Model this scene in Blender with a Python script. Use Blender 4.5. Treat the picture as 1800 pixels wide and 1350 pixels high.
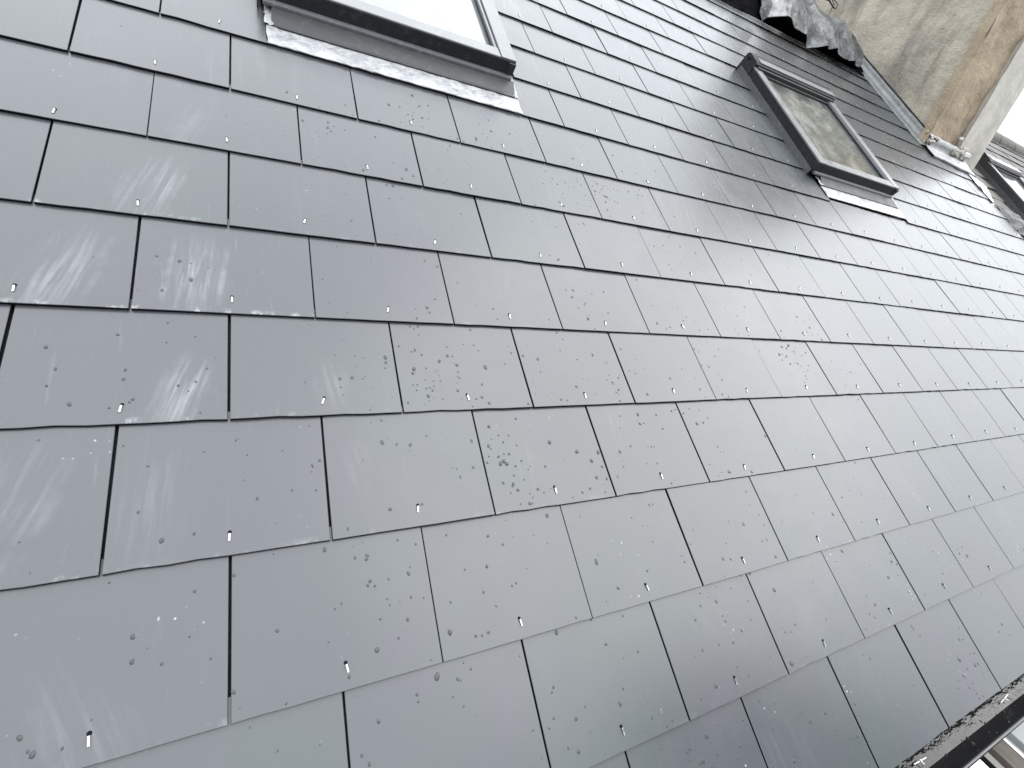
import bpy, bmesh, math, random
from mathutils import Vector, Matrix, noise
random.seed(11)
R = math.radians
for o in list(bpy.data.objects): bpy.data.objects.remove(o)
scn = bpy.context.scene
COL = scn.collection

# ------------------------------------------------------------------ frame of the roof
PITCH = R(31.3)
ROT = Matrix.Rotation(PITCH, 4, 'X')
def W(x, y, z=0.0):                       # roof coordinates (along eaves, up the slope, out of it) -> world
    return ROT @ Vector((x, y, z))
EAVE_Y = -0.441                           # tail of the lowest course, in roof coordinates
GROUND = -5.6

# ------------------------------------------------------------------ camera
cam_d = bpy.data.cameras.new('camera')
cam = bpy.data.objects.new('camera', cam_d); COL.objects.link(cam)
cam_d.sensor_width = 36.0; cam_d.lens = 17.298; cam_d.clip_start = 0.02; cam_d.clip_end = 3000
CR = [(0.88266042, -0.23001335, 0.40988345), (-0.01292098, -0.88361674, -0.46803259), (0.46983362, 0.40781775, -0.78290552)]
CC = Vector((0.03378624, 0.04449908, 0.87705959))
m = Matrix(((CR[0][0], -CR[1][0], -CR[2][0]), (CR[0][1], -CR[1][1], -CR[2][1]), (CR[0][2], -CR[1][2], -CR[2][2])))
mw = (ROT.to_3x3() @ m).to_4x4(); mw.translation = W(*CC)
cam.matrix_world = mw
scn.camera = cam

# ------------------------------------------------------------------ sky, sun, exposure
SUN_AZ, SUN_EL = -15.0, 52.0               # azimuth from +X towards +Y
w = bpy.data.worlds.new('World'); scn.world = w; w.use_nodes = True
nt = w.node_tree; nt.nodes.clear()
out = nt.nodes.new('ShaderNodeOutputWorld'); bg = nt.nodes.new('ShaderNodeBackground')
sky = nt.nodes.new('ShaderNodeTexSky'); sky.sky_type = 'NISHITA'; sky.sun_disc = False
sky.sun_elevation = R(SUN_EL); sky.sun_rotation = R(90 - SUN_AZ); sky.air_density = 1.0; sky.dust_density = 3.0
tc = nt.nodes.new('ShaderNodeTexCoord'); ns = nt.nodes.new('ShaderNodeTexNoise')
ns.inputs['Scale'].default_value = 2.2; ns.inputs['Detail'].default_value = 4; ns.inputs['Roughness'].default_value = 0.5
cr = nt.nodes.new('ShaderNodeValToRGB')
cr.color_ramp.elements[0].position = 0.25; cr.color_ramp.elements[0].color = (16.3, 17.0, 17.7, 1)
cr.color_ramp.elements[1].position = 0.75; cr.color_ramp.elements[1].color = (22.6, 23.3, 23.8, 1)
mx = nt.nodes.new('ShaderNodeMix'); mx.data_type = 'RGBA'; mx.inputs['Factor'].default_value = 0.86   # cloud cover over the blue sky
nt.links.new(tc.outputs['Generated'], ns.inputs['Vector']); nt.links.new(ns.outputs['Fac'], cr.inputs['Fac'])
sx_ = nt.nodes.new('ShaderNodeSeparateXYZ'); nt.links.new(tc.outputs['Generated'], sx_.inputs['Vector'])
grd = nt.nodes.new('ShaderNodeMapRange'); grd.inputs['From Min'].default_value = 0.0; grd.inputs['From Max'].default_value = 1.0   # overcast: zenith three times the horizon
grd.inputs['To Min'].default_value = 0.20; grd.inputs['To Max'].default_value = 1.0; nt.links.new(sx_.outputs['Z'], grd.inputs['Value'])
vm = nt.nodes.new('ShaderNodeVectorMath'); vm.operation = 'SCALE'; nt.links.new(cr.outputs['Color'], vm.inputs[0]); nt.links.new(grd.outputs['Result'], vm.inputs['Scale'])
nt.links.new(sky.outputs['Color'], mx.inputs['A']); nt.links.new(vm.outputs['Vector'], mx.inputs['B'])
nt.links.new(mx.outputs['Result'], bg.inputs['Color']); nt.links.new(bg.outputs['Background'], out.inputs['Surface'])
bg.inputs['Strength'].default_value = 0.12
sd = bpy.data.lights.new('sun', 'SUN'); sd.energy = 0.9; sd.angle = R(55); sd.color = (1, 0.97, 0.93)
sun = bpy.data.objects.new('sun', sd); COL.objects.link(sun)
dirv = Vector((math.cos(R(SUN_EL)) * math.cos(R(SUN_AZ)), math.cos(R(SUN_EL)) * math.sin(R(SUN_AZ)), math.sin(R(SUN_EL))))
sun.rotation_euler = (-dirv).to_track_quat('-Z', 'Y').to_euler(); sun.location = dirv * 30
vs = scn.view_settings
vs.view_transform = 'Standard'; vs.look = 'None'; vs.gamma = 1; vs.use_curve_mapping = False; vs.exposure = 1.15
scn.render.resolution_x = 1024; scn.render.resolution_y = 768

# ------------------------------------------------------------------ helpers
def put(name, me, parent=None, mats=()):
    o = bpy.data.objects.new(name, me); COL.objects.link(o)
    for mm in mats: me.materials.append(mm)
    if parent is not None: o.parent = parent
    return o
def empty(name, loc=(0, 0, 0), rx=0.0, rz=0.0):
    o = bpy.data.objects.new(name, None); COL.objects.link(o)
    o.location = loc; o.rotation_euler = (rx, 0, rz); o.empty_display_size = 0.1
    return o
def tag(o, label=None, cat=None, group=None, kind=None):
    if label: o['label'] = label
    if cat: o['category'] = cat
    if group: o['group'] = group
    if kind: o['kind'] = kind
    return o
class MB:
    """collects geometry for one mesh"""
    def __init__(s): s.v = []; s.f = []; s.mi = []
    def quadgrid(s, rows, mi=0, flip=False):
        b = len(s.v); nx = len(rows[0])
        for r in rows: s.v += [tuple(p) for p in r]
        for j in range(len(rows) - 1):
            for i in range(nx - 1):
                q = (b + j*nx + i, b + j*nx + i + 1, b + (j+1)*nx + i + 1, b + (j+1)*nx + i)
                s.f.append(q[::-1] if flip else q); s.mi.append(mi)
        return s
    def box(s, x0, x1, y0, y1, z0, z1, mi=0, xf=None, bev=0.0):
        bm = bmesh.new(); bmesh.ops.create_cube(bm, size=1.0)
        for v in bm.verts: v.co = Vector(((x0+x1)/2 + v.co.x*(x1-x0), (y0+y1)/2 + v.co.y*(y1-y0), (z0+z1)/2 + v.co.z*(z1-z0)))
        if bev: bmesh.ops.bevel(bm, geom=bm.edges[:], offset=bev, segments=2, affect='EDGES', profile=0.5)
        return s.addbm(bm, mi, xf)
    def addbm(s, bm, mi=0, xf=None):
        b = len(s.v); bm.verts.index_update()
        for v in bm.verts: s.v.append(tuple(xf @ v.co if xf else v.co))
        for f in bm.faces: s.f.append(tuple(b + v.index for v in f.verts)); s.mi.append(mi)
        bm.free(); return s
    def extrude_x(s, prof, x0, x1, mi=0, close=True):
        """profile of (y,z) points swept along x; closed profile gets end caps"""
        b = len(s.v); n = len(prof)
        for x in (x0, x1): s.v += [(x, y, z) for y, z in prof]
        for i in range(n if close else n - 1):
            j = (i + 1) % n
            s.f.append((b + i, b + j, b + n + j, b + n + i)); s.mi.append(mi)
        if close:
            s.f.append(tuple(b + i for i in range(n))[::-1]); s.mi.append(mi)
            s.f.append(tuple(b + n + i for i in range(n))); s.mi.append(mi)
        return s
    def tube(s, pts, r, mi=0, seg=8):
        pts = [Vector(p) for p in pts]; rows = []
        for i, p in enumerate(pts):
            t = (pts[min(i+1, len(pts)-1)] - pts[max(i-1, 0)]).normalized()
            a = t.orthogonal().normalized() if abs(t.z) > .9 else t.cross(Vector((0, 0, 1))).normalized()
            c = t.cross(a); rr = r[i] if isinstance(r, (list, tuple)) else r
            rows.append([p + (a*math.cos(k*2*math.pi/seg) + c*math.sin(k*2*math.pi/seg))*rr for k in range(seg + 1)])
        return s.quadgrid(rows, mi)
    def mesh(s, name, smooth=False):
        me = bpy.data.meshes.new(name); me.from_pydata(s.v, [], s.f)
        me.polygons.foreach_set('material_index', s.mi)
        me.validate(); me.update()
        bm = bmesh.new(); bm.from_mesh(me); bmesh.ops.remove_doubles(bm, verts=bm.verts, dist=1e-6)
        bmesh.ops.recalc_face_normals(bm, faces=bm.faces); bm.to_mesh(me); bm.free()
        if smooth: me.polygons.foreach_set('use_smooth', [True]*len(me.polygons))
        return me
    def build(s, name, mats, parent=None, smooth=False):
        if not isinstance(mats, (list, tuple)): mats = [mats]
        return put(name, s.mesh(name, smooth), parent, mats)

# ------------------------------------------------------------------ materials
class Mat:
    def __init__(s, name, rough=0.5, col=(0.5, 0.5, 0.5), metal=0.0, ior=1.5):
        s.m = bpy.data.materials.new(name); s.m.use_nodes = True; s.nt = s.m.node_tree
        s.b = s.nt.nodes['Principled BSDF']; s.b.inputs['Base Color'].default_value = (*col, 1)
        s.b.inputs['Roughness'].default_value = rough; s.b.inputs['Metallic'].default_value = metal; s.b.inputs['IOR'].default_value = ior
    def n(s, t, **kw):
        nd = s.nt.nodes.new('ShaderNode' + t)
        for k, v in kw.items():
            if k in nd.inputs: nd.inputs[k].default_value = v
            else: setattr(nd, k, v)
        return nd
    def l(s, a, b): s.nt.links.new(a, b)
    def coord(s, obj=None, scale=(1, 1, 1), rot=(0, 0, 0), rnd=False):
        t = s.n('TexCoord')
        if obj is not None: t.object = obj
        mp = s.n('Mapping'); mp.inputs['Scale'].default_value = scale; mp.inputs['Rotation'].default_value = rot
        s.l(t.outputs['Object'], mp.inputs['Vector'])
        if rnd:
            oi = s.n('ObjectInfo'); mu = s.n('Math', operation='MULTIPLY'); mu.inputs[1].default_value = 37.0
            s.l(oi.outputs['Random'], mu.inputs[0]); s.l(mu.outputs[0], mp.inputs['Location'])
        return mp.outputs['Vector']
    def noise(s, vec, scale, detail=4, rough=0.55, lo=0.3, hi=0.7, dist=0.0):
        a = s.n('TexNoise', Scale=scale, Detail=detail, Roughness=rough, Distortion=dist); s.l(vec, a.inputs['Vector'])
        r = s.n('MapRange'); r.inputs['From Min'].default_value = lo; r.inputs['From Max'].default_value = hi
        s.l(a.outputs['Fac'], r.inputs['Value']); return r.outputs['Result']
    def mul(s, a, b, op='MULTIPLY'):
        q = s.n('Math', operation=op); q.use_clamp = False
        for i, v in enumerate((a, b)):
            if isinstance(v, (int, float)): q.inputs[i].default_value = v
            else: s.l(v, q.inputs[i])
        return q.outputs[0]
    def mix(s, fac, a, b):
        q = s.n('Mix', data_type='RGBA')
        for sock, v in (('Factor', fac), ('A', a), ('B', b)):
            if isinstance(v, (int, float)): q.inputs[sock].default_value = v
            elif isinstance(v, tuple): q.inputs[sock].default_value = (*v, 1)
            else: s.l(v, q.inputs[sock])
        return q.outputs['Result']
    def base(s, c): s.l(c, s.b.inputs['Base Color'])
    def rough(s, v, lo, hi):
        r = s.n('MapRange'); r.inputs['To Min'].default_value = lo; r.inputs['To Max'].default_value = hi
        s.l(v, r.inputs['Value']); s.l(r.outputs['Result'], s.b.inputs['Roughness'])
    def bump(s, v, strength=0.2, dist=0.002):
        q = s.n('Bump', Strength=strength, Distance=dist); s.l(v, q.inputs['Height']); s.l(q.outputs['Normal'], s.b.inputs['Normal'])
    def attr(s, name):
        q = s.n('Attribute', attribute_type='OBJECT', attribute_name=name); return q.outputs['Fac']

roof = empty('slate_roof', W(0, 0, 0), PITCH)
tag(roof, 'blue-grey slate roof slope with riveted slates, wet with raindrops, filling the picture', 'roof', kind='thing')

def slate_mat():
    M = Mat('slate', 0.36, ior=1.5)
    v = M.coord(rnd=True); vr = M.coord(roof)
    big = M.noise(v, 3.0, 3, 0.5); cloud = M.noise(vr, 1.6, 4, 0.55, 0.32, 0.68); grain = M.noise(v, 420, 2, 0.6)
    c = M.mix(big, (0.042, 0.0465, 0.052), (0.046, 0.0515, 0.0555))
    c = M.mix(M.mul(M.attr('tint'), 0.3), c, (0.047, 0.056, 0.055))          # some slates lean to green
    c = M.mix(M.mul(M.attr('plum'), 0.45), c, (0.051, 0.050, 0.062))          # some to plum
    c = M.mix(M.mul(cloud, 0.25), c, (0.040, 0.043, 0.048))
    tn = M.noise(vr, 2.3, 3, 0.55, 0.40, 0.60); tn2 = M.noise(M.coord(roof, (1, 1, 1), (0, 0, 1.3)), 3.1, 3, 0.55, 0.45, 0.62)
    c = M.mix(M.mul(tn, 0.4), c, (0.041, 0.051, 0.050)); c = M.mix(M.mul(tn2, 0.35), c, (0.049, 0.047, 0.058))
    # dried rain streaks running down the slope
    st = M.noise(M.coord(roof, (26, 2.0, 1), (0, 0, 0.10)), 1.0, 4, 0.6, 0.55, 0.78)
    st2 = M.noise(vr, 1.3, 2, 0.5, 0.44, 0.60)
    sxr = M.n('SeparateXYZ'); M.l(vr, sxr.inputs['Vector']); ym = M.n('MapRange'); ym.inputs['From Min'].default_value = 0.9; ym.inputs['From Max'].default_value = 1.5
    M.l(sxr.outputs['Y'], ym.inputs['Value']); st2 = M.mul(st2, ym.outputs['Result'])
    c = M.mix(M.mul(M.mul(st, st2), 0.50), c, (0.11, 0.115, 0.115))
    # chalky scuffs and scratches: one smeared patch per scuffed slate (place kept in its properties)
    tc0 = M.n('TexCoord'); sx0 = M.n('SeparateXYZ'); M.l(tc0.outputs['Object'], sx0.inputs['Vector'])
    wob = M.mul(M.noise(v, 22, 4, 0.6, 0.0, 1.0), 0.10); wob = M.mul(wob, -0.05, 'ADD')
    dx = M.mul(M.mul(M.mul(sx0.outputs['X'], M.attr('px'), 'SUBTRACT'), wob, 'ADD'), M.mul(M.mul(sx0.outputs['Y'], M.attr('py'), 'SUBTRACT'), M.attr('lean')), 'SUBTRACT')
    dy = M.mul(M.mul(sx0.outputs['Y'], M.attr('py'), 'SUBTRACT'), 0.55)
    d2 = M.mul(M.mul(M.mul(dx, dx), M.mul(dy, dy), 'ADD'), 0.5, 'POWER')
    pm = M.n('MapRange'); pm.inputs['From Max'].default_value = 0.0; pm.inputs['To Max'].default_value = 1.0; M.l(d2, pm.inputs['Value']); M.l(M.attr('pr'), pm.inputs['From Min'])
    lx = M.mul(sx0.outputs['X'], M.mul(sx0.outputs['Y'], M.attr('lean')), 'SUBTRACT')
    cs = M.n('CombineXYZ'); M.l(M.mul(lx, 85.0), cs.inputs['X']); M.l(M.mul(sx0.outputs['Y'], 5.5), cs.inputs['Y']); M.l(M.mul(M.attr('px'), 50.0), cs.inputs['Z'])
    sc = M.noise(cs.outputs['Vector'], 1.0, 5, 0.60, 0.46, 0.74, 0.25)
    sf = M.mul(pm.outputs['Result'], M.mul(M.mul(sc, 0.9), 0.06, 'ADD'))
    few = M.noise(M.coord(None, (110, 8.0, 1), (0, 0, 0.35), rnd=True), 1.0, 5, 0.6, 0.62, 0.76, 0.5)
    sf = M.mul(M.mul(sf, 0.85), M.mul(few, 0.16), 'ADD')
    c = M.mix(M.mul(sf, M.attr('scuff')), c, (0.25, 0.26, 0.27))
    # grit specks
    vo = M.n('TexVoronoi', Scale=95.0); M.l(v, vo.inputs['Vector'])
    sp = M.n('MapRange'); sp.inputs['From Min'].default_value = 0.20; sp.inputs['From Max'].default_value = 0.10
    M.l(vo.outputs['Distance'], sp.inputs['Value'])
    spm = M.noise(v, 9.0, 3, 0.6, 0.60, 0.70)
    sepc = M.n('SeparateColor'); M.l(vo.outputs['Color'], sepc.inputs['Color'])
    pick = M.mul(sepc.outputs['Red'], 0.62, 'GREATER_THAN')
    c = M.mix(M.mul(M.mul(M.mul(sp.outputs['Result'], spm), pick), M.attr('grit')), c, (0.45, 0.46, 0.46))
    # chalk along the tail edge (local y near 0)
    sx = M.n('SeparateXYZ'); tcn = M.n('TexCoord'); M.l(tcn.outputs['Object'], sx.inputs['Vector'])
    ed = M.n('MapRange'); ed.inputs['From Min'].default_value = 0.012; ed.inputs['From Max'].default_value = 0.0
    M.l(sx.outputs['Y'], ed.inputs['Value'])
    en = M.noise(v, 30, 5, 0.7, 0.55, 0.72)
    c = M.mix(M.mul(M.mul(ed.outputs['Result'], en), M.mul(M.mul(M.attr('scuff'), 0.8), 0.02, 'ADD')), c, (0.40, 0.41, 0.42))
    M.base(c)
    rr = M.noise(v, 11, 4, 0.6, 0.1, 0.9)
    M.rough(rr, 0.22, 0.32)
    h = M.mul(M.mul(M.noise(v, 420, 2, 0.6, 0.0, 1.0), 0.30), M.noise(v, 5, 2, 0.5, 0.0, 1.0), 'ADD')
    M.bump(h, 0.10, 0.0012)
    return M.m
m_slate = slate_mat()
_e = Mat('slate_cut_edge', 0.8, (0.008, 0.008, 0.011)); _e.b.inputs['Specular IOR Level'].default_value = 0.0; m_edge = _e.m
m_under = Mat('roof_underlay', 0.8, (0.012, 0.012, 0.014)).m
def metal(name, col, rough, vari=0.1, scale=40, bump=0.1):
    M = Mat(name, rough, col, 1.0); v = M.coord()
    nn = M.noise(v, scale, 4, 0.6); M.base(M.mix(nn, tuple(c*(1-vari) for c in col), tuple(min(1, c*(1+vari)) for c in col)))
    M.rough(nn, max(0.02, rough-0.1), rough+0.12); M.bump(nn, bump, 0.001); return M.m
m_rivet = metal('tinned_rivet', (0.42, 0.415, 0.41), 0.30)
def lead_mat():
    M = Mat('lead_sheet', 0.4, (0.5, 0.5, 0.5)); v = M.coord()
    a = M.noise(v, 16, 5, 0.65, 0.35, 0.68, 0.8); b = M.noise(v, 60, 4, 0.6)
    c = M.mix(a, (0.12, 0.125, 0.135), (0.28, 0.285, 0.295)); c = M.mix(M.mul(b, 0.35), c, (0.42, 0.425, 0.435)); M.base(c)
    M.b.inputs['Metallic'].default_value = 0.25
    M.rough(b, 0.3, 0.5); M.bump(M.mul(a, M.mul(b, 0.4), 'ADD'), 0.5, 0.004); return M.m
m_lead = lead_mat()
def painted(name, col, rough, spec=0.5, dust=0.0):
    M = Mat(name, rough, col); v = M.coord()
    a = M.noise(v, 12, 4, 0.6); b = M.noise(v, 55, 3, 0.6, 0.55, 0.72)
    c = M.mix(M.mul(a, 0.35), col, tuple(x*1.25 for x in col)); c = M.mix(M.mul(b, dust), c, (0.4, 0.4, 0.4)); M.base(c)
    M.rough(a, rough-0.06, rough+0.10); M.bump(a, 0.05, 0.001); return M.m
m_alu = painted('grey_aluminium_cladding', (0.016, 0.017, 0.020), 0.36, dust=0.04)
m_alu2 = painted('grey_aluminium_flashing', (0.050, 0.052, 0.057), 0.34, dust=0.12)
m_alu.node_tree.nodes['Principled BSDF'].inputs['Specular IOR Level'].default_value = .10
m_plate = painted('glossy_aluminium_flashing', (0.030, 0.031, 0.034), 0.42, dust=0.05); m_plate.node_tree.nodes['Principled BSDF'].inputs['Specular IOR Level'].default_value = .22
m_cover = painted('sky_sheen_aluminium_cover', (0.105, 0.108, 0.115), 0.32, dust=0.10)  # lighter copy of the cladding, sky sheen on the covers put into its colour
m_gasket = Mat('black_rubber_gasket', 0.6, (0.010, 0.010, 0.011)).m
def glass_mat(name, col, dust, ior):
    M = Mat(name, 0.03, col, 0.0, ior); v = M.coord()
    a = M.noise(v, 7, 4, 0.6, 0.45, 0.75); b = M.noise(v, 90, 2, 0.5, 0.66, 0.74)
    c = M.mix(M.mul(a, dust), col, (0.5, 0.5, 0.48)); c = M.mix(M.mul(b, 0.4), c, (0.3, 0.3, 0.3)); M.base(c)
    M.rough(a, 0.02, 0.07); M.bump(M.noise(v, 2.0, 2), 0.03, 0.003); return M.m
m_glass_a = glass_mat('filmed_window_glass', (0.10, 0.105, 0.105), 0.25, 1.72)
m_glass_b = glass_mat('clear_window_glass', (0.066, 0.072, 0.066), 0.35, 2.6)

# ------------------------------------------------------------------ the slates
GW, GG, TH = 0.300, 0.22019, 0.0063       # joint spacing, gauge, slate thickness
LAP = 0.022
RIDGE_Y = 3.93
ROWDY = {-1: .0075, 0: -.003, 1: -.0035, 2: .0015, 3: -.001, 4: -.0025, 5: 0, 6: -.002, 7: .004, 8: .003, 9: .003, 10: .002, 11: .002}
def slate_mesh(wd, ln=GG + LAP, seed=0):
    rnd = random.Random(seed); n = max(2, int(round(wd / 0.036))); c = 0.0007
    xs = [-wd/2 + wd*i/n for i in range(n + 1)]
    ys = [rnd.gauss(0, 0.00035) - (0 if rnd.random() > 0.10 else -rnd.uniform(0.0006, 0.0022)) for _ in xs]
    ys[0] = ys[-1] = 0
    outer = list(zip(xs, ys)) + [(wd/2 - rnd.gauss(0, .0003), ln), (-wd/2 + rnd.gauss(0, .0003), ln)]
    inner = [(x + (c if i == 0 else -c if i == n else 0), y + c) for i, (x, y) in enumerate(zip(xs, ys))] + [(outer[n+1][0] - c, ln), (outer[n+2][0] + c, ln)]
    z = lambda y: -TH*y/GG
    k = len(outer)
    v = [(x, y, z(y)) for x, y in inner] + [(x, y, z(y) - c) for x, y in outer] + [(x, y, z(y) - TH + 0.0004) for x, y in outer]
    f = [tuple(range(k))]; mi = [0]
    for i in range(k):
        j = (i + 1) % k
        if i == n + 1: continue
        f.append((k + i, k + j, j, i)); mi.append(0)
        f.append((2*k + i, 2*k + j, k + j, k + i)); mi.append(1)
    me = bpy.data.meshes.new('slate'); me.from_pydata(v, [], f); me.polygons.foreach_set('material_index', mi); me.update()
    me.materials.append(m_slate); me.materials.append(m_edge)
    return me
FULL = [slate_mesh(GW - gp, seed=s) for s, gp in enumerate((.0026, .0031, .0036, .0042, .0028, .0039, .0033, .0045))]

# openings: roof windows, chimney, verge   (x0, x1, y0, y1)
WIN1 = (0.072, 0.880, 1.541, 2.66); WIN2 = (2.655, 3.515, 1.575, 2.66)
VERGE_X = 5.652; CHIM_X = 4.985; CHIM_Y = 2.62
def spans(row, y):
    """x intervals covered by slates in a course"""
    right = VERGE_X if y < CHIM_Y - GG*0.5 else CHIM_X
    s = [(-2.3, right)]
    for (a, b, y0, y1) in (WIN1, WIN2):
        if row == 7: a, b = (.0875, .8725) if a < 1 else (2.706, 3.508)
        if y + GG*0.5 > y0 and y + 0.03 < y1:
            s = [q for (l, r) in s for q in ((l, min(r, a)), (max(l, b), r)) if q[1] - q[0] > 0.02]
    return s
def to_px(p):
    q = [sum(CR[i][j]*(p[j] - CC[j]) for j in range(3)) for i in range(3)]
    if q[2] < 0.05: return None
    return (q[0]/q[2]*864.9 + 900, q[1]/q[2]*864.9 + 675)
def clip_area(poly):
    for ax, lim, sg in ((0, 0, 1), (0, 1800, -1), (1, 0, 1), (1, 1350, -1)):
        res = []
        for i in range(len(poly)):
            a, b = poly[i], poly[(i+1) % len(poly)]; da, db = (a[ax]-lim)*sg, (b[ax]-lim)*sg
            if da >= 0: res.append(a)
            if (da >= 0) != (db >= 0):
                t = da/(da-db); res.append((a[0]+(b[0]-a[0])*t, a[1]+(b[1]-a[1])*t))
        poly = res
        if not poly: return 0.0
    return abs(sum(poly[i][0]*poly[(i+1) % len(poly)][1] - poly[(i+1) % len(poly)][0]*poly[i][1] for i in range(len(poly))))/2

specs = []                                  # (area, x_left, x_right, y, row, cut)
rnd = random.Random(5)
NROW = int((RIDGE_Y - EAVE_Y)/GG)
for row in range(-2, 18):
    y = row*GG + ROWDY.get(row, rnd.gauss(0, .002))
    off = 0.0 if row % 2 == 0 else 0.5
    rdx = rnd.gauss(0, .0012)
    joints = {}
    for (l, r) in spans(row, y):
        k0 = math.floor(l/GW - off)
        k1 = math.ceil(r/GW - off)
        for k in range(k0, k1):
            for kk in (k, k+1):
                if kk not in joints: joints[kk] = (kk + off)*GW + rdx + rnd.gauss(0, .0009)
            a, b = max(joints[k], l), min(joints[k+1], r)
            if b - a < 0.02: continue
            cut = (a == l or b == r)
            top = min(y + GG, RIDGE_Y)
            pl = [to_px((a, y, 0)), to_px((b, y, 0)), to_px((b, top, 0)), to_px((a, top, 0))]
            area = clip_area(pl) if None not in pl else 0
            specs.append((area, a, b, y, row, cut))
specs.sort(key=lambda s: -s[0])
def rivet_mesh():
    mb = MB()
    mb.box(-.0015, .0015, -.0058, .0060, .0, .0013, 0, Matrix.Rotation(R(5), 4, 'X') @ Matrix.Translation((0, 0, .0008)), bev=.0004)
    mb.tube([(0, .0080, -.0008), (0, .0080, .0007)], [.0030, .0024], 1, 8); mb.f.append(tuple(range(len(mb.v) - 9, len(mb.v) - 1))); mb.mi.append(1)
    me = mb.mesh('rivet'); me.materials.append(m_rivet); me.materials.append(m_edge); return me
RIVET = rivet_mesh()
rest = MB()
SCUFF = {   # (course, place along it): strength, patch centre x, y, patch radius, lean
    (3, -1.0): (.65, .050, .065, .070, .25), (3, 0.0): (.85, -.055, .085, .062, .08), (2, -.5): (.8, .070, .045, .052, .30), (2, -1.5): (.5, 0, .1, .06, .3),
    (1, -1.0): (.5, .03, .09, .07, .28), (1, 0.0): (.22, -.10, .10, .07, .06), (0, -.5): (.25, .0, .030, .060, -.4), (4, -.5): (.65, .015, .080, .062, .25),
    (4, -1.5): (.3, 0, .08, .05, .2), (5, 0.0): (.25, -.07, .06, .05, .3), (2, .5): (.28, .02, .06, .04, -.15), (4, .5): (.10, 0, .1, .07, 0), (1, 1.0): (.2, -.09, .12, .04, -.2)}
surf = {}
for i, (area, a, b, y, row, cut) in enumerate(specs):
    tilt = rnd.gauss(0, .0016); lift = abs(rnd.gauss(0, .0007)); roll = rnd.gauss(0, .0022)
    cx = (a + b)/2
    if area > 4 and len(surf) < 300:
        me = slate_mesh(b - a - .004, seed=i) if cut else FULL[rnd.randrange(len(FULL))]
        o = put('slate', me, roof)
        o.location = (cx, y, lift); o.rotation_euler = (tilt, roll, rnd.gauss(0, .0012))
        left = max(0.0, min(1.0, (0.75 - cx)/0.9)) * max(0.0, min(1.0, (1.55 - y)/0.3))
        sc_ = SCUFF.get((row, round((cx/GW)*2)/2), None)
        if sc_ is None: sc_ = (max(0.0, rnd.gauss(.02, .08)) + (rnd.uniform(.2, .45) if (1.0 < cx < 2.2 and y > 1.3 and rnd.random() < .4) else 0), rnd.uniform(-.1, .1), rnd.uniform(.05, .2), rnd.uniform(.03, .09), rnd.gauss(0, .3))
        for key, val in zip(('scuff', 'px', 'py', 'pr', 'lean'), sc_): o[key] = float(val)
        o['grit'] = min(1.0, max(0.08, rnd.gauss(.2, .25) + (0.7 if (y < 0.1 and cx > .5) else 0)))
        o['tint'] = max(0.0, rnd.gauss(0.25, 0.35)); o['plum'] = max(0.0, rnd.gauss(0.1 + left*.5, 0.3))
        surf[i] = o
        if b - a > 0.2 and row > -2:
            r = put('rivet', RIVET, o)
            r.location = (rnd.gauss(0, .003), .028 + rnd.gauss(0, .003), -TH*.028/GG + .0006)
            r.rotation_euler = (0, 0, rnd.gauss(-0.10, 0.22))
    else:
        me = slate_mesh(b - a - .004, seed=i); mt = Matrix.Translation((cx, y, lift)) @ Matrix.Rotation(tilt, 4, 'X') @ Matrix.Rotation(roll, 4, 'Y')
        bb = len(rest.v); rest.v += [tuple(mt @ v.co) for v in me.vertices]
        for p in me.polygons: rest.f.append(tuple(bb + q for q in p.vertices)); rest.mi.append(p.material_index)
        bpy.data.meshes.remove(me)
if rest.v:
    o = rest.build('slates', [m_slate, m_edge], roof); o['kind'] = 'stuff'
    o['px'] = 9.0; o['py'] = 9.0; o['pr'] = .01; o['lean'] = 0.0; o['scuff'] = .05; o['grit'] = .1; o['tint'] = .2; o['plum'] = .1
mb = MB(); mb.box(-2.3, VERGE_X - .02, EAVE_Y + .05, RIDGE_Y, -.05, -.021); mb.build('underlay', m_under, roof)
print('slates', len(specs), 'separate', len(surf))

# ------------------------------------------------------------------ back slope and house below (only their edges could be met)
RW = W(0, RIDGE_Y, 0)
mb = MB()
mb.v += [(-2.3, RW.y, RW.z - .03), (VERGE_X, RW.y, RW.z - .03), (VERGE_X, RW.y + 3.6, RW.z - 2.2), (-2.3, RW.y + 3.6, RW.z - 2.2)]; mb.f.append((0, 1, 2, 3)); mb.mi.append(0)
bs = mb.build('back_slope', m_under, roof); 
bs.matrix_basis = ROT.inverted()

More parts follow.
